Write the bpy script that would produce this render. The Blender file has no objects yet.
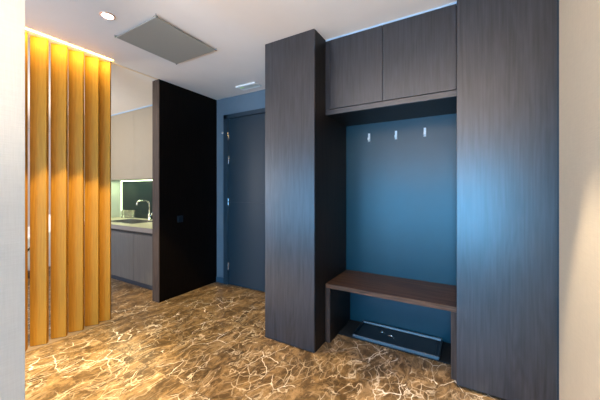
import bpy, bmesh, math, random
from mathutils import Vector, Matrix
random.seed(7)
scene = bpy.context.scene
COL = scene.collection
R = math.radians

# ------------------------------------------------------------------ materials
def new_mat(name):
    m = bpy.data.materials.new(name); m.use_nodes = True
    nt = m.node_tree; b = nt.nodes['Principled BSDF']
    return m, nt, b
def N(nt, t, **kw):
    n = nt.nodes.new(t)
    for k, v in kw.items(): setattr(n, k, v)
    return n
def plain(name, col, rough=.5, metal=0., spec=.5, noise=.04, scale=8., bump=0., bscale=60.):
    m, nt, b = new_mat(name)
    tc = N(nt, 'ShaderNodeTexCoord'); nz = N(nt, 'ShaderNodeTexNoise')
    nz.inputs['Scale'].default_value = scale; nz.inputs['Detail'].default_value = 3
    nt.links.new(tc.outputs['Object'], nz.inputs['Vector'])
    rp = N(nt, 'ShaderNodeValToRGB')
    rp.color_ramp.elements[0].position = .3; rp.color_ramp.elements[1].position = .7
    rp.color_ramp.elements[0].color = tuple(c*(1-noise) for c in col)+(1,)
    rp.color_ramp.elements[1].color = tuple(min(1, c*(1+noise)) for c in col)+(1,)
    nt.links.new(nz.outputs['Fac'], rp.inputs['Fac'])
    nt.links.new(rp.outputs['Color'], b.inputs['Base Color'])
    b.inputs['Roughness'].default_value = rough; b.inputs['Metallic'].default_value = metal
    b.inputs['Specular IOR Level'].default_value = spec
    if bump:
        n2 = N(nt, 'ShaderNodeTexNoise'); n2.inputs['Scale'].default_value = bscale
        nt.links.new(tc.outputs['Object'], n2.inputs['Vector'])
        bp = N(nt, 'ShaderNodeBump'); bp.inputs['Strength'].default_value = bump; bp.inputs['Distance'].default_value = .003
        nt.links.new(n2.outputs['Fac'], bp.inputs['Height']); nt.links.new(bp.outputs['Normal'], b.inputs['Normal'])
    return m
def wood(name, dark, light, rough=.42, axis='Z', grain=26., spec=.5, bump=.06, cath=.5, contrast=(.32, .68)):
    """streaky veneer: fine fibres plus slow cathedral figure, running along axis"""
    m, nt, b = new_mat(name)
    tc = N(nt, 'ShaderNodeTexCoord')
    sc = {'Z': (1, 1, .035), 'X': (.035, 1, 1), 'Y': (1, .035, 1)}[axis]
    mp = N(nt, 'ShaderNodeMapping'); mp.inputs['Scale'].default_value = tuple(grain*s for s in sc)
    nt.links.new(tc.outputs['Object'], mp.inputs['Vector'])
    n1 = N(nt, 'ShaderNodeTexNoise'); n1.inputs['Scale'].default_value = 3.; n1.inputs['Detail'].default_value = 6
    n1.inputs['Roughness'].default_value = .65
    nt.links.new(mp.outputs['Vector'], n1.inputs['Vector'])
    mp2 = N(nt, 'ShaderNodeMapping'); s2 = {'Z': (1, 1, .14), 'X': (.14, 1, 1), 'Y': (1, .14, 1)}[axis]
    mp2.inputs['Scale'].default_value = tuple(5.*s for s in s2)
    nt.links.new(tc.outputs['Object'], mp2.inputs['Vector'])
    n2 = N(nt, 'ShaderNodeTexNoise'); n2.inputs['Scale'].default_value = 1.4; n2.inputs['Detail'].default_value = 2
    nt.links.new(mp2.outputs['Vector'], n2.inputs['Vector'])
    mul = N(nt, 'ShaderNodeMath', operation='MULTIPLY'); mul.inputs[1].default_value = 9.
    nt.links.new(n2.outputs['Fac'], mul.inputs[0])
    fr = N(nt, 'ShaderNodeMath', operation='PINGPONG'); fr.inputs[1].default_value = .5
    nt.links.new(mul.outputs[0], fr.inputs[0])
    mm = N(nt, 'ShaderNodeMath', operation='MULTIPLY'); mm.inputs[1].default_value = .5*cath
    nt.links.new(fr.outputs[0], mm.inputs[0])
    ad = N(nt, 'ShaderNodeMath', operation='ADD'); nt.links.new(n1.outputs['Fac'], ad.inputs[0]); nt.links.new(mm.outputs[0], ad.inputs[1])
    sb = N(nt, 'ShaderNodeMath', operation='SUBTRACT'); nt.links.new(ad.outputs[0], sb.inputs[0]); sb.inputs[1].default_value = .125*cath
    rp = N(nt, 'ShaderNodeValToRGB')
    rp.color_ramp.elements[0].position = contrast[0]; rp.color_ramp.elements[1].position = contrast[1]
    rp.color_ramp.elements[0].color = dark+(1,); rp.color_ramp.elements[1].color = light+(1,)
    nt.links.new(sb.outputs[0], rp.inputs['Fac']); nt.links.new(rp.outputs['Color'], b.inputs['Base Color'])
    bp = N(nt, 'ShaderNodeBump'); bp.inputs['Strength'].default_value = bump; bp.inputs['Distance'].default_value = .002
    nt.links.new(n1.outputs['Fac'], bp.inputs['Height']); nt.links.new(bp.outputs['Normal'], b.inputs['Normal'])
    b.inputs['Roughness'].default_value = rough; b.inputs['Specular IOR Level'].default_value = spec
    return m
def emit(name, col, strength):
    m, nt, b = new_mat(name)
    b.inputs['Base Color'].default_value = (*col, 1)
    b.inputs['Emission Color'].default_value = (*col, 1); b.inputs['Emission Strength'].default_value = strength
    return m
def fabric_wall(name, col, noise=.08, rough=.9):
    """woven wall covering: crossed fine threads"""
    m, nt, b = new_mat(name)
    tc = N(nt, 'ShaderNodeTexCoord')
    outs = []
    for s in ((260, 260, 12), (14, 14, 260)):
        mp = N(nt, 'ShaderNodeMapping'); mp.inputs['Scale'].default_value = s
        nt.links.new(tc.outputs['Object'], mp.inputs['Vector'])
        n = N(nt, 'ShaderNodeTexNoise'); n.inputs['Scale'].default_value = 1.; n.inputs['Detail'].default_value = 2
        nt.links.new(mp.outputs['Vector'], n.inputs['Vector']); outs.append(n)
    ad = N(nt, 'ShaderNodeMath', operation='ADD')
    nt.links.new(outs[0].outputs['Fac'], ad.inputs[0]); nt.links.new(outs[1].outputs['Fac'], ad.inputs[1])
    rp = N(nt, 'ShaderNodeMapRange'); rp.inputs['From Min'].default_value = .6; rp.inputs['From Max'].default_value = 1.4
    nt.links.new(ad.outputs[0], rp.inputs['Value'])
    mx = N(nt, 'ShaderNodeMix', data_type='RGBA')
    mx.inputs['A'].default_value = tuple(c*(1-noise) for c in col)+(1,); mx.inputs['B'].default_value = tuple(min(1, c*(1+noise)) for c in col)+(1,)
    nt.links.new(rp.outputs['Result'], mx.inputs['Factor']); nt.links.new(mx.outputs['Result'], b.inputs['Base Color'])
    bp = N(nt, 'ShaderNodeBump'); bp.inputs['Strength'].default_value = .15; bp.inputs['Distance'].default_value = .002
    nt.links.new(ad.outputs[0], bp.inputs['Height']); nt.links.new(bp.outputs['Normal'], b.inputs['Normal'])
    b.inputs['Roughness'].default_value = rough; b.inputs['Specular IOR Level'].default_value = .2
    return m
def marble(name):
    m, nt, b = new_mat(name)
    L = nt.links.new
    tc = N(nt, 'ShaderNodeTexCoord')
    sep = N(nt, 'ShaderNodeSeparateXYZ'); L(tc.outputs['Object'], sep.inputs[0])
    TS = .9
    cells = []; fracs = []
    for ax, off in (('X', 1.25), ('Y', -1.312)):
        a = N(nt, 'ShaderNodeMath', operation='ADD'); L(sep.outputs[ax], a.inputs[0]); a.inputs[1].default_value = off+TS*20
        d = N(nt, 'ShaderNodeMath', operation='DIVIDE'); L(a.outputs[0], d.inputs[0]); d.inputs[1].default_value = TS
        fl = N(nt, 'ShaderNodeMath', operation='FLOOR'); L(d.outputs[0], fl.inputs[0]); cells.append(fl)
        fr = N(nt, 'ShaderNodeMath', operation='FRACT'); L(d.outputs[0], fr.inputs[0]); fracs.append(fr)
    cmb = N(nt, 'ShaderNodeCombineXYZ'); L(cells[0].outputs[0], cmb.inputs[0]); L(cells[1].outputs[0], cmb.inputs[1])
    wn = N(nt, 'ShaderNodeTexWhiteNoise', noise_dimensions='3D'); L(cmb.outputs[0], wn.inputs['Vector'])
    # every slab is cut from another part of the stone
    sc = N(nt, 'ShaderNodeVectorMath', operation='SCALE'); L(wn.outputs['Color'], sc.inputs[0]); sc.inputs['Scale'].default_value = 30
    av = N(nt, 'ShaderNodeVectorMath', operation='ADD'); L(tc.outputs['Object'], av.inputs[0]); L(sc.outputs[0], av.inputs[1])
    rot = N(nt, 'ShaderNodeMapping'); rot.inputs['Rotation'].default_value = (0, 0, R(12)); rot.inputs['Scale'].default_value = (1.35, .95, 1)
    L(av.outputs[0], rot.inputs['Vector'])
    def warp(src, scale, amt, detail=3):
        n = N(nt, 'ShaderNodeTexNoise'); n.inputs['Scale'].default_value = scale; n.inputs['Detail'].default_value = detail
        L(src, n.inputs['Vector'])
        s = N(nt, 'ShaderNodeVectorMath', operation='SUBTRACT'); L(n.outputs['Color'], s.inputs[0]); s.inputs[1].default_value = (.5, .5, .5)
        k = N(nt, 'ShaderNodeVectorMath', operation='SCALE'); L(s.outputs[0], k.inputs[0]); k.inputs['Scale'].default_value = amt
        a = N(nt, 'ShaderNodeVectorMath', operation='ADD'); L(src, a.inputs[0]); L(k.outputs[0], a.inputs[1])
        return a.outputs[0]
    P = rot.outputs['Vector']
    W1 = warp(P, 2.4, .42); W2 = warp(W1, 9., .07)
    # base clouds
    n1 = N(nt, 'ShaderNodeTexNoise'); n1.inputs['Scale'].default_value = 6.5; n1.inputs['Detail'].default_value = 9; n1.inputs['Roughness'].default_value = .74
    L(W1, n1.inputs['Vector'])
    rp = N(nt, 'ShaderNodeValToRGB'); cr = rp.color_ramp
    cr.elements[0].position = .30; cr.elements[0].color = (.040, .024, .011, 1)
    cr.elements[1].position = .74; cr.elements[1].color = (.42, .275, .14, 1)
    e = cr.elements.new(.46); e.color = (.10, .060, .027, 1)
    e = cr.elements.new(.58); e.color = (.225, .14, .063, 1)
    L(n1.outputs['Fac'], rp.inputs['Fac'])
    cur = rp.outputs['Color']
    def veins(src, scale, width, strength, mscale, mlo, mhi, col, prev, seed):
        v = N(nt, 'ShaderNodeTexVoronoi', feature='DISTANCE_TO_EDGE'); v.inputs['Scale'].default_value = scale
        off = N(nt, 'ShaderNodeVectorMath', operation='ADD'); L(src, off.inputs[0]); off.inputs[1].default_value = (seed, seed*2, seed*.3)
        L(off.outputs[0], v.inputs['Vector'])
        mr = N(nt, 'ShaderNodeMapRange'); mr.inputs['From Min'].default_value = 0; mr.inputs['From Max'].default_value = width
        mr.inputs['To Min'].default_value = 1; mr.inputs['To Max'].default_value = 0; L(v.outputs['Distance'], mr.inputs['Value'])
        pw = N(nt, 'ShaderNodeMath', operation='POWER'); L(mr.outputs['Result'], pw.inputs[0]); pw.inputs[1].default_value = 1.6
        n = N(nt, 'ShaderNodeTexNoise'); n.inputs['Scale'].default_value = mscale; n.inputs['Detail'].default_value = 4
        L(off.outputs[0], n.inputs['Vector'])
        ms = N(nt, 'ShaderNodeMapRange'); ms.inputs['From Min'].default_value = mlo; ms.inputs['From Max'].default_value = mhi; L(n.outputs['Fac'], ms.inputs['Value'])
        mu = N(nt, 'ShaderNodeMath', operation='MULTIPLY'); L(pw.outputs[0], mu.inputs[0]); L(ms.outputs['Result'], mu.inputs[1])
        m2 = N(nt, 'ShaderNodeMath', operation='MULTIPLY'); L(mu.outputs[0], m2.inputs[0]); m2.inputs[1].default_value = strength
        mx = N(nt, 'ShaderNodeMix', data_type='RGBA'); L(m2.outputs[0], mx.inputs['Factor']); L(prev, mx.inputs['A']); mx.inputs['B'].default_value = col+(1,)
        return mx.outputs['Result']
    WV = warp(warp(P, 3.5, .16), 24., .022, 4)
    def ridges(src, scale, sharp, strength, mlo, mhi, col, prev, seed, stretch=(1, 1, 1), rotz=0., detail=5):
        mp = N(nt, 'ShaderNodeMapping'); mp.inputs['Scale'].default_value = stretch; mp.inputs['Rotation'].default_value = (0, 0, rotz)
        mp.inputs['Location'].default_value = (seed, -seed, seed); L(src, mp.inputs['Vector'])
        n = N(nt, 'ShaderNodeTexNoise'); n.inputs['Scale'].default_value = scale; n.inputs['Detail'].default_value = detail; n.inputs['Roughness'].default_value = .55
        L(mp.outputs['Vector'], n.inputs['Vector'])
        a = N(nt, 'ShaderNodeMath', operation='SUBTRACT'); L(n.outputs['Fac'], a.inputs[0]); a.inputs[1].default_value = .5
        bb = N(nt, 'ShaderNodeMath', operation='ABSOLUTE'); L(a.outputs[0], bb.inputs[0])
        mr = N(nt, 'ShaderNodeMapRange'); mr.inputs['From Max'].default_value = sharp; mr.inputs['To Min'].default_value = 1; mr.inputs['To Max'].default_value = 0
        L(bb.outputs[0], mr.inputs['Value'])
        m_ = N(nt, 'ShaderNodeTexNoise'); m_.inputs['Scale'].default_value = scale*.6; m_.inputs['Detail'].default_value = 3; L(src, m_.inputs['Vector'])
        ms = N(nt, 'ShaderNodeMapRange'); ms.inputs['From Min'].default_value = mlo; ms.inputs['From Max'].default_value = mhi; L(m_.outputs['Fac'], ms.inputs['Value'])
        mu = N(nt, 'ShaderNodeMath', operation='MULTIPLY'); L(mr.outputs['Result'], mu.inputs[0]); L(ms.outputs['Result'], mu.inputs[1])
        m2 = N(nt, 'ShaderNodeMath', operation='MULTIPLY'); L(mu.outputs[0], m2.inputs[0]); m2.inputs[1].default_value = strength
        mx = N(nt, 'ShaderNodeMix', data_type='RGBA'); L(m2.outputs[0], mx.inputs['Factor']); L(prev, mx.inputs['A']); mx.inputs['B'].default_value = col+(1,)
        return mx.outputs['Result']
    cur = ridges(W1, 7., .035, .6, .35, .6, (.46, .32, .19), cur, 1.3, (1.3, .5, 1), R(8))
    cur = veins(WV, 17., .09, .32, 4., .42, .64, (.44, .31, .18), cur, 3.1)
    cur = ridges(W1, 3.6, .012, .85, .40, .58, (.66, .53, .37), cur, 4.9, (1.3, .5, 1), R(-12), 6)
    cur = veins(WV, 9., .040, .75, 3.2, .47, .60, (.70, .58, .42), cur, 7.7)
    cur = veins(WV, 5.2, .022, 1., 2.6, .49, .58, (1., .92, .78), cur, 11.3)
    # hairline joints between the slabs
    ds = []
    for fr in fracs:
        s = N(nt, 'ShaderNodeMath', operation='SUBTRACT'); L(fr.outputs[0], s.inputs[0]); s.inputs[1].default_value = .5
        a = N(nt, 'ShaderNodeMath', operation='ABSOLUTE'); L(s.outputs[0], a.inputs[0]); ds.append(a)
    mxm = N(nt, 'ShaderNodeMath', operation='MAXIMUM'); L(ds[0].outputs[0], mxm.inputs[0]); L(ds[1].outputs[0], mxm.inputs[1])
    gt = N(nt, 'ShaderNodeMath', operation='GREATER_THAN'); L(mxm.outputs[0], gt.inputs[0]); gt.inputs[1].default_value = .4974
    gm = N(nt, 'ShaderNodeMath', operation='MULTIPLY'); L(gt.outputs[0], gm.inputs[0]); gm.inputs[1].default_value = .9
    mx = N(nt, 'ShaderNodeMix', data_type='RGBA'); L(gm.outputs[0], mx.inputs['Factor']); L(cur, mx.inputs['A']); mx.inputs['B'].default_value = (.13, .085, .05, 1)
    L(mx.outputs['Result'], b.inputs['Base Color'])
    b.inputs['Roughness'].default_value = .30; b.inputs['Specular IOR Level'].default_value = .22
    return m
def glass(name, col=(1, 1, 1), rough=0.):
    m, nt, b = new_mat(name)
    b.inputs['Base Color'].default_value = (*col, 1); b.inputs['Roughness'].default_value = rough
    b.inputs['Transmission Weight'].default_value = 1; b.inputs['IOR'].default_value = 1.45
    return m

M = {}
M['marble'] = marble('brown_veined_marble')
M['ceiling'] = plain('ceiling_paint', (.78, .72, .665), .9, noise=.01)
M['cream'] = fabric_wall('cream_wall_covering', (.76, .64, .475), .05)
M['pale'] = fabric_wall('pale_grey_wall_covering', (.50, .515, .50), .06)
M['grey_wall'] = plain('grey_wall_paint', (.72, .69, .70), .85, noise=.02)
M['blue_wall'] = plain('blue_grey_wall_paint', (.105, .155, .20), .55, noise=.03)
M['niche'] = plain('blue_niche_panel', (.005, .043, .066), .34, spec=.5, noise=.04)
M['blue_door'] = plain('dark_blue_door_paint', (.014, .030, .043), .38, noise=.03)
M['blue_frame'] = plain('dark_blue_frame_paint', (.016, .034, .05), .4, noise=.03)
M['blue_base'] = plain('blue_skirting_paint', (.035, .075, .115), .45, noise=.03)
M['wenge'] = wood('dark_wenge_veneer', (.004, .005, .008), (.036, .037, .047), .33, 'Z', 26., .95, contrast=(.30, .80))
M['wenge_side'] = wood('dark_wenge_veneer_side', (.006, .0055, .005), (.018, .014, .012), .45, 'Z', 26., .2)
M['wenge_x'] = wood('dark_wenge_veneer_horizontal', (.009, .0085, .011), (.038, .034, .040), .33, 'X', 26., 1.)
M['bench'] = wood('brown_bench_veneer', (.050, .025, .015), (.16, .085, .052), .40, 'X', 22., .2)
M['black_wood'] = wood('black_partition_veneer', (.002, .0016, .0014), (.006, .004, .003), .5, 'Z', 26., .08)
M['edge_wood'] = wood('brown_partition_edge', (.036, .024, .019), (.078, .052, .042), .55, 'Z', 20., .2)
M['oak'] = wood('golden_oak_slat', (.32, .145, .016), (.53, .265, .036), .5, 'Z', 30., .15, bump=.02, cath=.25, contrast=(.15, .85))
M['black'] = plain('black_gap', (.004, .004, .005), .7)
M['black_plastic'] = plain('black_plastic', (.006, .012, .020), .28, noise=.1)
M['tray_rim'] = plain('tray_rim_bluish_sheen', (.035, .05, .065), .3, noise=.05)  # black tray rim lightened; its bluish reflection is put into the colour
M['mat'] = plain('black_rough_sheet', (.004, .005, .006), .9, noise=.8, scale=90, bump=1., bscale=160)
M['steel'] = plain('brushed_steel', (.65, .65, .66), .25, metal=1., noise=.03)
M['chrome'] = plain('polished_chrome', (.85, .84, .80), .12, metal=1., noise=.02)
M['hook'] = plain('white_metal_hook', (.85, .87, .88), .3, noise=.01)
M['white'] = plain('white_plastic', (.85, .85, .83), .4, noise=.01)
M['white_cloth'] = plain('white_upholstery', (.9, .9, .9), .8, noise=.02)
M['panel'] = plain('grey_heating_panel', (.31, .295, .255), .7, noise=.03, scale=300)
M['panel_edge'] = plain('dark_grey_panel_edge', (.10, .095, .085), .5)
M['copper'] = plain('copper_ring', (.75, .42, .28), .3, metal=.6, noise=.02)
M['k_up'] = plain('beige_kitchen_front', (.33, .285, .215), .5, noise=.015)
M['k_base'] = wood('grey_kitchen_front', (.085, .082, .080), (.12, .115, .11), .28, 'Z', 20., .5)
M['k_toe'] = plain('dark_toe_kick', (.022, .032, .048), .4)
M['k_top'] = plain('beige_stone_worktop', (.52, .47, .33), .3, noise=.12, scale=60)
M['k_edge'] = plain('grey_worktop_edge', (.21, .185, .17), .4)
M['k_panel'] = plain('pale_green_side_panel', (.52, .56, .46), .5, noise=.02)
M['splash'] = plain('dark_green_glass_splashback', (.010, .018, .019), .15, spec=.25, noise=.05)
M['floor_track'] = plain('taupe_floor_track', (.33, .25, .17), .4, metal=.3)
M['cream_trim'] = plain('cream_ceiling_joint', (.78, .62, .42), .8)
M['pale_light_line'] = plain('pale_blue_light_line', (.36, .50, .66), .6)  # bluish light line along the ceiling, put in as a strip colour
M['led_warm'] = emit('warm_led', (1., .74, .22), 14.)
M['led_green'] = emit('greenish_white_led', (.80, 1., .62), 5.)
M['lamp'] = emit('downlight_lens', (1., .96, .9), 12.)
M['sign_green'] = emit('emergency_light_green', (.45, .75, .25), .5)
M['frosted'] = plain('frosted_lens', (.72, .74, .66), .35)
M['clear'] = glass('clear_acrylic', (.93, .97, .93), .05)
M['glass'] = glass('clear_glass'); M['glass'].node_tree.nodes['Principled BSDF'].inputs.get('Alpha').default_value = .55
M['outside'] = emit('sky_outside_window', (.62, .80, 1.), 1.2)

# ------------------------------------------------------------------ mesh helpers
def bm_box(bm, x0, x1, y0, y1, z0, z1):
    v = [bm.verts.new(p) for p in ((x0,y0,z0),(x1,y0,z0),(x1,y1,z0),(x0,y1,z0),(x0,y0,z1),(x1,y0,z1),(x1,y1,z1),(x0,y1,z1))]
    for f in ((3,2,1,0),(4,5,6,7),(0,1,5,4),(1,2,6,5),(2,3,7,6),(3,0,4,7)): bm.faces.new([v[i] for i in f])
def bm_prism(bm, pts, y0, y1, axis='Y'):
    """extrude a 2-D outline along an axis; pts are the other two coordinates in order"""
    def mk(p, t): return {'Y': (p[0], t, p[1]), 'X': (t, p[0], p[1]), 'Z': (p[0], p[1], t)}[axis]
    a = [bm.verts.new(mk(p, y0)) for p in pts]; b = [bm.verts.new(mk(p, y1)) for p in pts]
    n = len(pts); bm.faces.new(a); bm.faces.new(b[::-1])
    for i in range(n): bm.faces.new((a[i], b[i], b[(i+1) % n], a[(i+1) % n]))
    bmesh.ops.recalc_face_normals(bm, faces=bm.faces)
def bm_tube(bm, pts, r, seg=12, caps=True):
    pts = [Vector(p) for p in pts]; rings = []; up = None
    for i, p in enumerate(pts):
        t = (pts[min(i+1, len(pts)-1)]-pts[max(i-1, 0)]).normalized()
        if up is None: up = Vector((0, 0, 1)) if abs(t.z) < .9 else Vector((1, 0, 0))
        s = t.cross(up).normalized(); up = s.cross(t).normalized()
        rr = r[i] if isinstance(r, (list, tuple)) else r
        rings.append([bm.verts.new(p+(s*math.cos(2*math.pi*k/seg)+up*math.sin(2*math.pi*k/seg))*rr) for k in range(seg)])
    for a, b in zip(rings, rings[1:]):
        for k in range(seg): bm.faces.new((a[k], a[(k+1) % seg], b[(k+1) % seg], b[k]))
    if caps: bm.faces.new(rings[0][::-1]); bm.faces.new(rings[-1])
    bmesh.ops.recalc_face_normals(bm, faces=bm.faces)
def bm_lathe(bm, prof, seg=24, c=(0, 0, 0)):
    rings = []
    for r_, z in prof:
        if r_ < 1e-6: rings.append([bm.verts.new((c[0], c[1], c[2]+z))])
        else: rings.append([bm.verts.new((c[0]+r_*math.cos(2*math.pi*k/seg), c[1]+r_*math.sin(2*math.pi*k/seg), c[2]+z)) for k in range(seg)])
    for a, b in zip(rings, rings[1:]):
        for k in range(seg):
            k2 = (k+1) % seg
            if len(a) == 1 and len(b) == 1: continue
            if len(a) == 1: bm.faces.new((a[0], b[k], b[k2]))
            elif len(b) == 1: bm.faces.new((a[k], b[0], a[k2]))
            else: bm.faces.new((a[k], b[k], b[k2], a[k2]))
    bmesh.ops.recalc_face_normals(bm, faces=bm.faces)
def link(name, bm, mat, parent=None, bevel=0., smooth=False, loc=(0, 0, 0), segs=2):
    me = bpy.data.meshes.new(name); bm.to_mesh(me); bm.free(); me.materials.append(mat)
    o = bpy.data.objects.new(name, me); COL.objects.link(o); o.location = loc
    if parent: o.parent = parent
    if smooth:
        for p in me.polygons: p.use_smooth = True
    if bevel:
        md = o.modifiers.new('bevel', 'BEVEL'); md.width = bevel; md.segments = segs; md.limit_method = 'ANGLE'
    return o
def boxes(name, bs, mat, parent=None, bevel=0., off=(0, 0, 0)):
    bm = bmesh.new()
    for b in bs: bm_box(bm, b[0]-off[0], b[1]-off[0], b[2]-off[1], b[3]-off[1], b[4]-off[2], b[5]-off[2])
    return link(name, bm, mat, parent, bevel)
def tag(o, label, cat, group=None):
    o['label'] = label; o['category'] = cat
    if group: o['group'] = group
    return o
def thing(name, label, cat, loc=(0, 0, 0), rz=0, group=None):
    o = bpy.data.objects.new(name, None); COL.objects.link(o); o.location = loc; o.rotation_euler = (0, 0, rz)
    o.empty_display_size = .1
    return tag(o, label, cat, group)
def struct(name, bs, mat, bevel=0.):
    o = boxes(name, bs, mat, bevel=bevel); o['kind'] = 'structure'; return o
def dup(root, loc, label=None, rz=None):
    r = root.copy(); COL.objects.link(r); r.location = loc
    if label: r['label'] = label
    if rz is not None: r.rotation_euler = (0, 0, rz)
    for ch in list(root.children):
        c = ch.copy(); COL.objects.link(c); c.parent = r
        for g in list(ch.children):
            d = g.copy(); COL.objects.link(d); d.parent = c
    return r

# ------------------------------------------------------------------ key dimensions (metres)
H = 2.6934                       # ceiling
XL1, XL2 = -1.5714, -1.0676      # left tall cupboard
XR1, XR2 = -.0458, .4720         # right tall cupboard
YL, YR = 2.107, 2.2463           # their fronts
YC = 2.3284                      # front of overhead cabinet and bench
YN = 2.8493                      # niche back
YB = 3.047                       # rear wall with the door
XP = -3.161                      # partition face, line of slats
XW = .4832                       # right wall
XF, YF = -8.2, -3.3              # far ends of the open room
YG = -1.75                       # wall with the window, behind the viewpoint

# ------------------------------------------------------------------ setting
struct('floor', [(XF, XW+.1, YF, YB+.2, -.08, 0)], M['marble'])
struct('ceiling', [(XF, XW+.1, YF, YB+.2, H, H+.1)], M['ceiling'])
struct('wall_right', [(XW, XW+.1, YF, YB+.1, 0, H)], M['cream'])
struct('wall_back', [(XP-.065, -2.99, YB, YB+.12, 0, H), (-2.99, -1.98, YB, YB+.12, 2.43, H), (-1.98, XW, YB, YB+.12, 0, H)], M['blue_wall'])
struct('wall_kitchen', [(XF, XP-.065, YB, YB+.12, 0, H)], M['grey_wall'])
struct('wall_far', [(XF-.1, XF, YF, YB+.12, 0, H)], M['grey_wall'])
struct('wall_front', [(XF, -4.5, YF-.15, YF, 0, H)], M['grey_wall'])
struct('wall_entry', [(-4.5, -4.3, YG-.12, YG, 0, H), (-4.3, .42, YG-.12, YG, 0, .18), (-4.3, .42, YG-.12, YG, 1.9, H), (.42, XW+.1, YG-.12, YG, 0, H), (-4.5, -4.4, YF, YG-.12, 0, H)], M['grey_wall'])
struct('wall_left', [(-1.75, -1.590, -.15, .4535, 0, H)], M['pale'], bevel=.002)
struct('baseboard_back', [(XP+.001, -3.006, YB-.014, YB, 0, .078)], M['blue_base'], bevel=.002)
struct('light_line_1', [(XL2+.002, XR1-.002, YC-.002, YC+.02, H-.013, H-.0005)], M['pale_light_line'])  # coloured strip standing for the bluish light line above the cabinet doors
struct('light_line_2', [(-5.69, XP-.135, 2.69, 2.71, H-.016, H-.0005)], M['pale_light_line'])  # same painted light line above the kitchen wall cabinets
struct('window_1', [(-4.3, .42, YG-.09, YG-.04, .18, .22), (-4.3, .42, YG-.09, YG-.04, 1.86, 1.9), (-4.3, -4.26, YG-.09, YG-.04, .22, 1.86),
    (.38, .42, YG-.09, YG-.04, .22, 1.86)], M['blue_frame'])

# door in the rear wall
d = struct('door_1', [(-2.913, -2.02, YB-.006, YB+.034, .008, 1.1835), (-2.913, -2.02, YB-.006, YB+.034, 1.1865, 2.378), (-2.913, -2.02, YB, YB+.034, 1.18, 1.19)], M['blue_door'], bevel=.001)
fr = boxes('door_frame', [(-3.005, -2.935, YB-.022, YB+.06, 0, 2.442), (-2.935, -2.919, YB-.012, YB+.06, 0, 2.384), (-3.005, -1.96, YB-.022, YB+.06, 2.384, 2.442),
                          (-2.012, -1.96, YB-.022, YB+.06, 0, 2.384)], M['blue_frame'], d, bevel=.002)
boxes('door_stop', [(-2.99, -1.98, YB+.06, YB+.1, 0, 2.43)], M['black'], d)
for z in (2.130, 1.787, 1.186, .268):
    bm = bmesh.new(); bm_tube(bm, [(-2.914, YB-.014, z-.052), (-2.914, YB-.014, z+.052)], .009, 10)
    h = link('hinge', bm, M['steel'], d, smooth=False); h['label'] = 'steel hinge barrel'
s = thing('door_detector', 'small white round sensor on the blue grey wall beside the door frame', 'detector', (-3.035, YB, 2.192))
bm = bmesh.new(); bm_tube(bm, [(0, 0, 0), (0, -.012, 0), (0, -.018, 0)], [.015, .015, .011], 16); link('sensor_body', bm, M['white'], s, smooth=False)
bm = bmesh.new(); bm_tube(bm, [(0, -.018, 0), (0, -.021, 0)], [.005, .004], 10); link('sensor_button', bm, M['steel'], s)

# dark partition
p = thing('partition_panel', 'full-height near-black wood partition wall panel with paler brown front edge', 'partition', (-3.226, 2.581, 0))
boxes('panel', [(-3.291, XP, 2.125, YB-.001, 0, H-.001)], M['black_wood'], p, off=(-3.226, 2.581, 0))
e = boxes('edge_strip', [(-3.291, XP, 2.1149, 2.125, 0, H-.001)], M['edge_wood'], p, bevel=.001, off=(-3.226, 2.581, 0)); e['label'] = 'paler brown front edge'
s = thing('light_switch', 'small black square switch on the dark partition face', 'switch', (XP, 2.411, .984))
boxes('switch_plate', [(0.0005, .008, -.042, .042, -.042, .042)], M['black_plastic'], s, bevel=.002)
boxes('rocker', [(.008, .012, -.03, .03, -.03, .03)], M['black_plastic'], s, bevel=.002)

# ------------------------------------------------------------------ tall cupboards, overhead cabinet, bench
def tall(name, label, x0, x1, yf, z0=.016):
    loc = ((x0+x1)/2, (yf+YB)/2, 0)
    t = thing(name, label, 'cupboard', loc)
    boxes('carcass', [(x0, x1, yf+.024, YB-.001, z0+.004, H-.001)], M['wenge_side'], t, off=loc)
    boxes('door', [(x0, x1, yf, yf+.021, z0, H-.004)], M['wenge'], t, bevel=.0012, off=loc)
    k = boxes('plinth', [(x0+.002, x1-.002, yf+.03, YB-.002, 0, z0+.004)], M['black'], t, off=loc); k['label'] = 'black recessed plinth'
    return t
tall('tall_cupboard', 'tall dark wood cupboard between the blue door and the coat niche', XL1, XL2, YL, .008)
tall('tall_cupboard', 'tall dark wood cupboard against the cream wall, right of the bench', XR1, XR2, YR, .020)
struct('trim_3', [(XR2+.001, XW-.0005, YR+.006, YR+.03, 0, H-.001)], M['blue_frame'])

loc = (-.557, 2.6, 2.0237)
c = thing('overhead_cabinet', 'two-door dark wood cabinet hung above the coat niche, up to the ceiling', 'cabinet', loc)
boxes('carcass', [(XL2+.0005, XR1-.0005, YC+.024, YB-.001, 2.045, H-.014)], M['wenge_side'], c, off=loc)
boxes('bottom_board', [(XL2+.0005, XR1-.0005, YC, YC+.022, 2.0237, 2.0665)], M['wenge_x'], c, bevel=.001, off=loc)
boxes('underside', [(XL2+.0005, XR1-.0005, YC+.0225, YN+.02, 2.0237, 2.0445)], M['wenge_side'], c, off=loc)  # shade below the cabinet put into a darker veneer colour
boxes('filler_strip', [(XL2+.0005, -1.026, YC+.001, YC+.022, 2.070, H-.014)], M['wenge'], c, off=loc)
boxes('door', [(-1.023, -.5665, YC, YC+.021, 2.0725, H-.014)], M['wenge'], c, bevel=.001, off=loc)
boxes('door', [(-.5635, XR1-.004, YC, YC+.021, 2.0725, H-.014)], M['wenge'], c, bevel=.001, off=loc)
loc = (-.557, YN, 0)
n = thing('niche_back_panel', 'blue painted back panel of the coat niche with three hooks above the bench', 'panel', loc)
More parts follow.
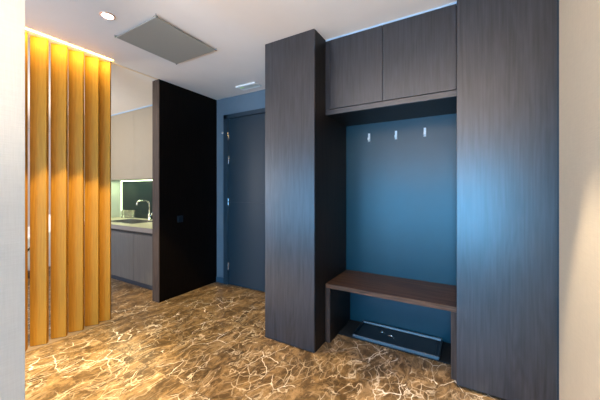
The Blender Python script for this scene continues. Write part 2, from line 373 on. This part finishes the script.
boxes('upper_panel', [(XL2+.0005, XR1-.0005, YN, YN+.018, .5225, 2.0232)], M['niche'], n, off=loc)
boxes('lower_panel', [(XL2+.0005, XR1-.0005, YN, YN+.018, 0.001, .5215)], M['niche'], n, off=loc)

loc = (-.557, 2.59, 0)
b = thing('bench', 'brown wood bench seat spanning the niche between the two tall cupboards', 'bench', loc)
boxes('seat', [(XL2+.001, XR1-.0005, YC, YN-.001, .4835, .5219)], M['bench'], b, bevel=.0012, off=loc)
boxes('leg', [(XL2+.001, -1.023, YC+.001, YN-.001, 0.0005, .4830)], M['wenge_side'], b, bevel=.001, off=loc)
boxes('leg', [(-.083, XR1-.0005, YC+.001, YN-.001, 0.0005, .4830)], M['wenge_side'], b, bevel=.001, off=loc)
for x0, x1 in ((XL2+.001, -1.023), (-.083, XR1-.001)):
    boxes('leg_edge', [(x0, x1, YC-.0005, YC+.001, .001, .4830)], M['edge_wood'], b, off=loc)

# coat hooks: small white blades with a peg turned up
def hook(x, label):
    t = thing('coat_hook', label, 'hook', (x, YN, 1.884), 0, None)
    boxes('back_plate', [(-.010, .010, -.006, -.0003, -.041, .041)], M['hook'], t, bevel=.0015)
    bm = bmesh.new()
    bm_prism(bm, [(-.006, -.034), (-.030, -.026), (-.034, -.006), (-.029, -.006), (-.024, -.020), (-.006, -.022)], -.008, .008, 'X')
    link('peg', bm, M['hook'], t, bevel=.001)
    return t
hk = hook(-.824, 'leftmost white metal coat hook on the blue niche panel')
dup(hk, (-.5645, YN, 1.883), 'middle white metal coat hook on the blue niche panel')
dup(hk, (-.311, YN, 1.884), 'rightmost white metal coat hook on the blue niche panel')

# flat black rough sheet and boot tray under the bench
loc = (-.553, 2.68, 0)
tag(boxes('floor_sheet', [(-1.0225, -.0835, 2.515, YN-.002, .0005, .010)], M['mat'], off=loc), 'black rough sheet on the floor beneath the bench', 'mat').location = loc
tl = (-.525, 2.668, .0105)
t = thing('boot_tray', 'shallow black boot tray lying on the black sheet beneath the bench', 'tray', tl)
W2, D2 = .352, .165
boxes('base', [(-W2, W2, -D2, D2, 0, .012)], M['black_plastic'], t, bevel=.004)
boxes('inner_panel', [(-W2+.03, W2-.03, -D2+.03, D2-.03, .012, .020)], M['black_plastic'], t, bevel=.004)
bm = bmesh.new(); bm_prism(bm, [(-D2, .012), (-D2+.004, .030), (-D2+.016, .032), (-D2+.026, .014)], -W2, W2, 'X')
link('rim', bm, M['tray_rim'], t, bevel=.002)['label'] = 'raised front rim, bluish reflection in its colour'
bm = bmesh.new(); bm_prism(bm, [(D2, .012), (D2, .034), (D2-.016, .034), (D2-.024, .014)], -W2, W2, 'X')
link('rim', bm, M['tray_rim'], t, bevel=.002)['label'] = 'raised rear rim, bluish reflection in its colour'
for sx in (-1, 1):
    boxes('side_rim', [(sx*W2-.006, sx*W2+.006, -D2+.004, D2-.004, .012, .030)], M['black_plastic'], t, bevel=.003)
for q, (px, py, a) in enumerate(((-.13, .01, .35), (-.045, -.02, -.2))):
    bm = bmesh.new(); k = 9
    bm_tube(bm, [(px+.028*math.cos(a+math.pi*i/k), py+.020*math.sin(a+math.pi*i/k), .0225) for i in range(k+1)], .003, 8)
    link('metal_clip', bm, M['chrome'], t, smooth=True)['label'] = 'small shiny curved metal clip'

# ------------------------------------------------------------------ oak slats
ang = math.atan2(.071, .094)     # turned away from the line of the screen
def slat(x, y, label):
    t = thing('oak_slat', label, 'slat', (x, y, 0), -ang, 'turned oak slats of the screen')
    boxes('board', [(-.038, .011, -.060, .055, .006, H-.0065)], M['oak'], t, bevel=.003)
    boxes('floor_shoe', [(-.034, .008, -.052, .052, 0, .006)], M['black_plastic'], t)
    return t
ys = [1.0+.1375*k for k in range(-3, 5)]
lab = {0: 'golden oak slat, third from the left edge wall in the screen', }
names = ['golden oak slat hidden deepest behind the pale left wall', 'golden oak slat just behind the pale left wall, out of view',
         'narrow sliver of golden oak slat at the pale left wall', 'first wide golden oak slat from the pale left wall',
         'second wide golden oak slat from the pale left wall', 'third wide golden oak slat, middle of the wide ones',
         'golden oak slat next to the last one of the screen', 'last golden oak slat, bordering the view into the kitchen']
s0 = None
for i, y in enumerate([.585, .723, .860, 1.002, 1.146, 1.281, 1.418, 1.530]):
    if s0 is None: s0 = slat(-3.194, y, names[i])
    else: dup(s0, (-3.194-.003*(i-3 if i > 3 else 0), y, 0), names[i])
struct('trim_4', [(-3.262, -3.140, .45, 1.585, .0003, .0040)], M['floor_track'])
l = thing('led_strip', 'glowing warm strip light in the ceiling along the tops of the oak slats', 'light', (-3.19, 1.02, H))
boxes('channel', [(-.075, .092, -.57, .55, -.006, -.0005)], M['white'], l)
boxes('diffuser', [(.064, .088, -.565, .545, -.0075, -.006)], M['led_warm'], l)

# ------------------------------------------------------------------ ceiling fittings
struct('trim_5', [(-3.20, -3.17, 1.60, 2.112, H-.004, H-.0003)], M['cream_trim'])
t = thing('downlight', 'round recessed ceiling spotlight with a copper ring, near the slats', 'light', (-2.355, 1.148, H))
bm = bmesh.new(); bm_lathe(bm, [(.040, -.001), (.040, -.006), (.044, -.009), (.050, -.006), (.052, -.0005)], 32); link('trim_ring', bm, M['copper'], t, smooth=True)
bm = bmesh.new(); bm_lathe(bm, [(0, -.005), (.040, -.005)], 32); link('lens', bm, M['lamp'], t)
loc = (-2.305, 1.63, H)
t = thing('ceiling_heating_panel', 'flat grey rectangular panel held just below the ceiling on corner mounts', 'panel', loc)
PX, PY = .283, .300
boxes('panel', [(-PX, PX, -PY, PY, -.022, -.016)], M['panel'], t, bevel=.001)
boxes('panel_frame', [(-PX+.02, PX-.02, -PY+.02, PY-.02, -.016, -.004)], M['panel_edge'], t)
for sx in (-1, 1):
    for sy in (-1, 1):
        bm = bmesh.new(); bm_tube(bm, [(sx*(PX+.006), sy*(PY+.006), -.0005), (sx*(PX+.006), sy*(PY+.006), -.020)], .0065, 10)
        bm_box(bm, min(sx*(PX-.02), sx*(PX+.01)), max(sx*(PX-.02), sx*(PX+.01)), min(sy*(PY-.006), sy*(PY+.010)), max(sy*(PY-.006), sy*(PY+.010)), -.0155, -.0125)
        link('corner_mount', bm, M['steel'], t)
loc = (-2.378, 2.842, H)
t = thing('emergency_light', 'small white recessed emergency light in the ceiling before the blue door', 'light', loc)
boxes('frame', [(-.155, .155, -.075, -.045, -.020, -.0005), (-.155, .155, .055, .075, -.012, -.0005), (-.155, -.135, -.045, .055, -.012, -.0005), (.135, .155, -.045, .055, -.012, -.0005)], M['white'], t, bevel=.002)
boxes('lens', [(-.13, .13, -.040, .050, -.010, -.004)], M['frosted'], t)
boxes('pictogram_plate', [(-.128, -.07, -.038, -.005, -.0115, -.0105)], M['sign_green'], t)

# ------------------------------------------------------------------ kitchen
YK, YU = 2.29, 2.70
for i, (x0, x1) in enumerate(((-5.81, -5.21), (-5.21, -4.61), (-4.61, -4.01), (-4.01, -3.41))):
    loc = ((x0+x1)/2, 2.66, 0)
    lb = ['grey kitchen base cabinet furthest left, behind the slats', 'grey kitchen base cabinet under the left end of the sink',
          'grey kitchen base cabinet just right of the last oak slat', 'grey kitchen base cabinet beside the dark partition edge'][i]
    t = thing('base_cabinet', lb, 'cabinet', loc, group='grey kitchen base cabinets')
    boxes('carcass', [(x0+.001, x1-.001, YK+.022, YB-.001, .09, .56), (x0+.001, x1-.001, YK+.022, 2.40, .56, .757)], M['k_base'], t, off=loc)
    boxes('door', [(x0+.002, x1-.002, YK, YK+.020, .085, .745)], M['k_base'], t, bevel=.0015, off=loc)
    boxes('toe_kick', [(x0+.001, x1-.001, YK+.05, YK+.065, 0, .09)], M['k_toe'], t, off=loc)
# worktop with the cut-out for the sink
SX0, SX1, SY0, SY1 = -5.08, -4.33, 2.45, 2.86
loc = (-4.6, 2.66, .76)
t = thing('worktop', 'beige stone kitchen worktop with grey front edge over the base cabinets', 'worktop', loc)
boxes('slab', [(-5.81, SX0, YK-.010, YB-.003, .760, .845), (SX1, -3.295, YK-.010, YB-.003, .760, .845), (SX0, SX1, YK-.010, SY0, .760, .845), (SX0, SX1, SY1, YB-.003, .760, .845)], M['k_top'], t, off=loc)
boxes('front_edge', [(-5.81, -3.295, YK-.021, YK-.0105, .785, .845)], M['k_edge'], t, bevel=.001, off=loc)
boxes('shadow_strip', [(-5.81, -3.295, YK-.0145, YK-.0105, .757, .784)], M['black'], t, off=loc)
loc = ((SX0+SX1)/2, (SY0+SY1)/2, .845)
t = thing('kitchen_sink', 'stainless steel sink set into the worktop in front of the tap', 'sink', loc)
boxes('basin', [(SX0+.004, SX1-.004, SY0+.004, SY1-.004, .64, .646), (SX0+.003, SX0+.008, SY0+.004, SY1-.004, .64, .845), (SX1-.008, SX1-.003, SY0+.004, SY1-.004, .64, .845),
      (SX0+.004, SX1-.004, SY0+.003, SY0+.008, .64, .845), (SX0+.004, SX1-.004, SY1-.008, SY1-.003, .64, .845)], M['steel'], t, off=loc)
boxes('rim', [(SX0-.012, SX0+.006, SY0-.012, SY1+.012, .8455, .850), (SX1-.006, SX1+.012, SY0-.012, SY1+.012, .8455, .850), (SX0, SX1, SY0-.012, SY0+.006, .8455, .850), (SX0, SX1, SY1-.006, SY1+.012, .8455, .850)], M['steel'], t, off=loc)
bm = bmesh.new(); bm_lathe(bm, [(0, -.1985), (.03, -.1985), (.034, -.196), (.036, -.1988)], 20); link('drain', bm, M['chrome'], t, smooth=True)
# tap
t = thing('kitchen_tap', 'chrome gooseneck kitchen tap behind the sink', 'tap', (-4.665, 2.945, .8455))
bm = bmesh.new(); bm_lathe(bm, [(0, 0), (.030, 0), (.030, .008), (.024, .012), (.022, .10), (.018, .11), (0, .11)], 20); link('tap_body', bm, M['chrome'], t, smooth=True)
bm = bmesh.new(); pts = [(0, 0, .10), (0, 0, .28)]
for i in range(1, 6):
    a = math.pi/2*i/5; pts.append((0, -.05+.05*math.cos(a), .28+.05*math.sin(a)))
pts.append((0, -.17, .332))
for i in range(1, 7):
    a = math.pi/2*i/6; pts.append((0, -.17-.045*math.sin(a), .287+.045*math.cos(a)))
pts.append((0, -.217, .262))
bm_tube(bm, pts, .0125, 12); link('spout', bm, M['chrome'], t, smooth=True)
bm = bmesh.new(); bm_tube(bm, [(.02, 0, .07), (.05, 0, .085), (.10, 0, .13)], [.010, .008, .007], 10); link('lever', bm, M['chrome'], t, smooth=True)
# tumblers by the splashback
def tumbler(x, y, label, r_=.034, h_=.14):
    bm = bmesh.new(); bm_lathe(bm, [(0, 0), (r_*.86, 0), (r_, h_), (r_-.003, h_), (r_*.86-.003, .008), (0, .008)], 24)
    o = link('drinking_glass', bm, M['glass'], smooth=True, loc=(x, y, .8455))
    return tag(o, label, 'glass', 'drinking glasses on the worktop')
g0 = tumbler(-5.50, 2.945, 'clear drinking glass nearest the pale side panel, on the worktop')
for x, y, lb in ((-5.405, 2.96, 'clear drinking glass second from the pale side panel'), (-5.31, 2.945, 'clear drinking glass second from the tap side of the group'),
                 (-5.215, 2.96, 'clear drinking glass nearest the tap')):
    o = g0.copy(); COL.objects.link(o); o.location = (x, y, .8455); o['label'] = lb
# tall side unit, splashback, upper cabinets
loc = (-6.0, 2.67, 0)
t = thing('tall_kitchen_unit', 'tall kitchen unit whose pale lit side closes off the worktop', 'cabinet', loc)
boxes('carcass', [(-6.3, -5.812, 2.32, YB-.001, .09, H-.001), (-5.812, -5.70, YU+.002, YB-.001, .846, H-.001)], M['k_panel'], t, off=loc)
boxes('door', [(-6.298, -5.814, 2.298, 2.318, .095, H-.004)], M['k_up'], t, bevel=.001, off=loc)
boxes('toe_kick', [(-6.3, -5.812, 2.35, 2.37, 0, .09)], M['k_toe'], t, off=loc)
tag(boxes('splashback', [(-5.698, -3.295, YB-.012, YB-.001, .8462, 1.538)], M['splash']), 'glossy dark green glass splashback behind the tap', 'splashback')
l = thing('led_strip', 'greenish white strip light framing the kitchen splashback', 'light', (-5.68, YB-.02, 1.5))
boxes('top_strip', [(-5.698, -3.3, YB-.026, YB-.013, 1.527, 1.540)], M['led_green'], l, off=(-5.68, YB-.02, 1.5))
boxes('side_strip', [(-5.698, -5.692, YB-.026, YB-.013, .848, 1.527)], M['led_green'], l, off=(-5.68, YB-.02, 1.5))
for i, (x0, x1) in enumerate(((-5.699, -5.354), (-5.354, -4.704), (-4.704, -4.054), (-4.054, -3.404))):
    loc = ((x0+x1)/2, 2.87, 1.545)
    lb = ['narrow beige kitchen wall cabinet at the oak slats', 'beige kitchen wall cabinet above the drinking glasses',
          'beige kitchen wall cabinet above the tap', 'beige kitchen wall cabinet hidden behind the dark partition'][i]
    t = thing('wall_cabinet', lb, 'cabinet', loc, group='beige kitchen wall cabinets')
    boxes('carcass', [(x0+.001, x1-.001, YU+.022, YB-.001, 1.545, H-.002)], M['k_up'], t, off=loc)
    boxes('door', [(x0+.0015, x1-.0015, YU, YU+.020, 1.542, H-.017)], M['k_up'], t, bevel=.001, off=loc)

# ------------------------------------------------------------------ white armchair in the sitting area, seen between the slats
loc = (-6.25, 2.02, 0)
t = thing('armchair', 'white upholstered armchair with black slanted legs, glimpsed between the slats', 'armchair', (-6.15, 1.70, 0), R(8))
bm = bmesh.new(); bm_prism(bm, [(-.30, .10), (.33, .10), (.36, .40), (-.34, .40)], -.34, .34, 'X'); link('seat', bm, M['white_cloth'], t, bevel=.03)
bm = bmesh.new(); bm_prism(bm, [(.20, .38), (.34, .38), (.48, .92), (.37, .94)], -.36, .36, 'X'); link('backrest', bm, M['white_cloth'], t, bevel=.03)
for sx in (-1, 1):
    bm = bmesh.new(); bm_prism(bm, [(-.34, .12), (.34, .12), (.40, .74), (-.30, .60)], sx*.36-.05, sx*.36+.05, 'X'); link('armrest', bm, M['white_cloth'], t, bevel=.025)
    for sy in (-1, 1):
        bm = bmesh.new(); bm_tube(bm, [(sx*.30, sy*.26, .12), (sx*.38, sy*.36, 0.0)], [.018, .012], 10); link('leg', bm, M['black_plastic'], t)
    bm = bmesh.new(); bm_tube(bm, [(sx*.41, -.38, .12), (sx*.41, .10, .66)], .014, 10); link('side_brace', bm, M['black_plastic'], t)

# ------------------------------------------------------------------ lights
def area(name, loc, rot, sx, sy, power, col, spread=None):
    L = bpy.data.lights.new(name, 'AREA'); L.shape = 'RECTANGLE'; L.size = sx; L.size_y = sy; L.energy = power; L.color = col
    if spread: L.spread = spread
    o = bpy.data.objects.new(name, L); COL.objects.link(o); o.location = loc; o.rotation_euler = rot; return o
def spot(name, loc, power, col, deg, blend=.3, rad=.03, tilt=(0, 0, 0)):
    L = bpy.data.lights.new(name, 'SPOT'); L.energy = power; L.color = col; L.spot_size = R(deg); L.spot_blend = blend; L.shadow_soft_size = rad
    o = bpy.data.objects.new(name, L); COL.objects.link(o); o.location = loc; o.rotation_euler = tilt; return o
area('window_daylight', (-1.0, YG-.03, 1.04), (R(90), 0, 0), 2.75, 1.45, 50, (.15, .54, 1.), R(105))
area('window_daylight', (-2.05, YG-.02, 1.04), (R(90), 0, 0), .35, 1.45, 17, (.15, .56, 1.), R(105))
area('window_daylight', (.20, YG-.02, 1.04), (R(90), 0, 0), .3, 1.45, 14, (.15, .56, 1.), R(105))
area('window_daylight', (-3.35, YG-.03, 1.04), (R(90), 0, 0), 1.8, 1.45, 28, (.15, .54, 1.), R(105))
area('slat_strip_light', (-3.085, 1.02, H-.012), (0, R(38), 0), .02, 1.12, 6.5, (1., .74, .18))
area('added_ceiling_fill', (-.8, -.9, 1.3), (R(180), 0, 0), 1.2, .9, 135, (1., .84, .70))  # unseen warm fill aimed up, added to brighten the ceiling
area('added_kitchen_ceiling_fill', (-5.6, .6, 1.4), (R(180), 0, 0), 1., 1., 60, (1., .90, .82))  # upward fill added to brighten the kitchen ceiling and far walls
area('under_cabinet_light', (-4.6, 2.9, 1.53), (0, 0, 0), 2., .08, 12, (.85, 1., .62))
area('added_overhead_fill', (-1.2, -.7, H-.03), (0, 0, 0), 2.2, 1.4, 5, (1., .86, .70))  # weak warm overhead fill added behind the viewpoint, no fitting modelled
area('added_sitting_room_fill', (-6.0, YF+.1, 1.5), (R(90), 0, 0), 2.6, 2., 130, (1., .93, .88))  # warm fill added to brighten the sitting area walls; no window there
area('kitchen_light', (-4.7, 1.2, H-.03), (0, 0, 0), .8, .8, 14, (1., .90, .76))
spot('spot_slats', (-2.355, 1.148, H-.02), 265, (1., .71, .22), 73, .12, .02)
spot('spot_hall', (-2.35, .62, H-.02), 820, (1., .77, .40), 48, .7, .03)
spot('spot_centre', (-.6, .85, H-.02), 120, (1., .70, .36), 50, .35, .03)
spot('spot_fronts', (-.6, 1.05, H-.02), 105, (1., .80, .72), 68, .5, .03)
spot('spot_right', (.12, 1.72, H-.02), 330, (1., .82, .60), 33, .35, .03)
wd = bpy.data.worlds.new('world'); scene.world = wd; wd.use_nodes = True
wd.node_tree.nodes['Background'].inputs['Color'].default_value = (.55, .7, 1., 1); wd.node_tree.nodes['Background'].inputs['Strength'].default_value = .6

# ------------------------------------------------------------------ camera
cd = bpy.data.cameras.new('camera'); cam = bpy.data.objects.new('camera', cd); COL.objects.link(cam)
cam.location = (0, 0, 1.35); cam.rotation_euler = (R(90), 0, R(30.6566))
cd.sensor_fit = 'HORIZONTAL'; cd.sensor_width = 36; cd.lens = 36*285.2919/600
cd.shift_x = (300-295.3326)/600; cd.shift_y = -(200-190.636)/600
cd.clip_start = .05
scene.camera = cam
scene.view_settings.view_transform = 'Standard'
scene.view_settings.exposure = 0
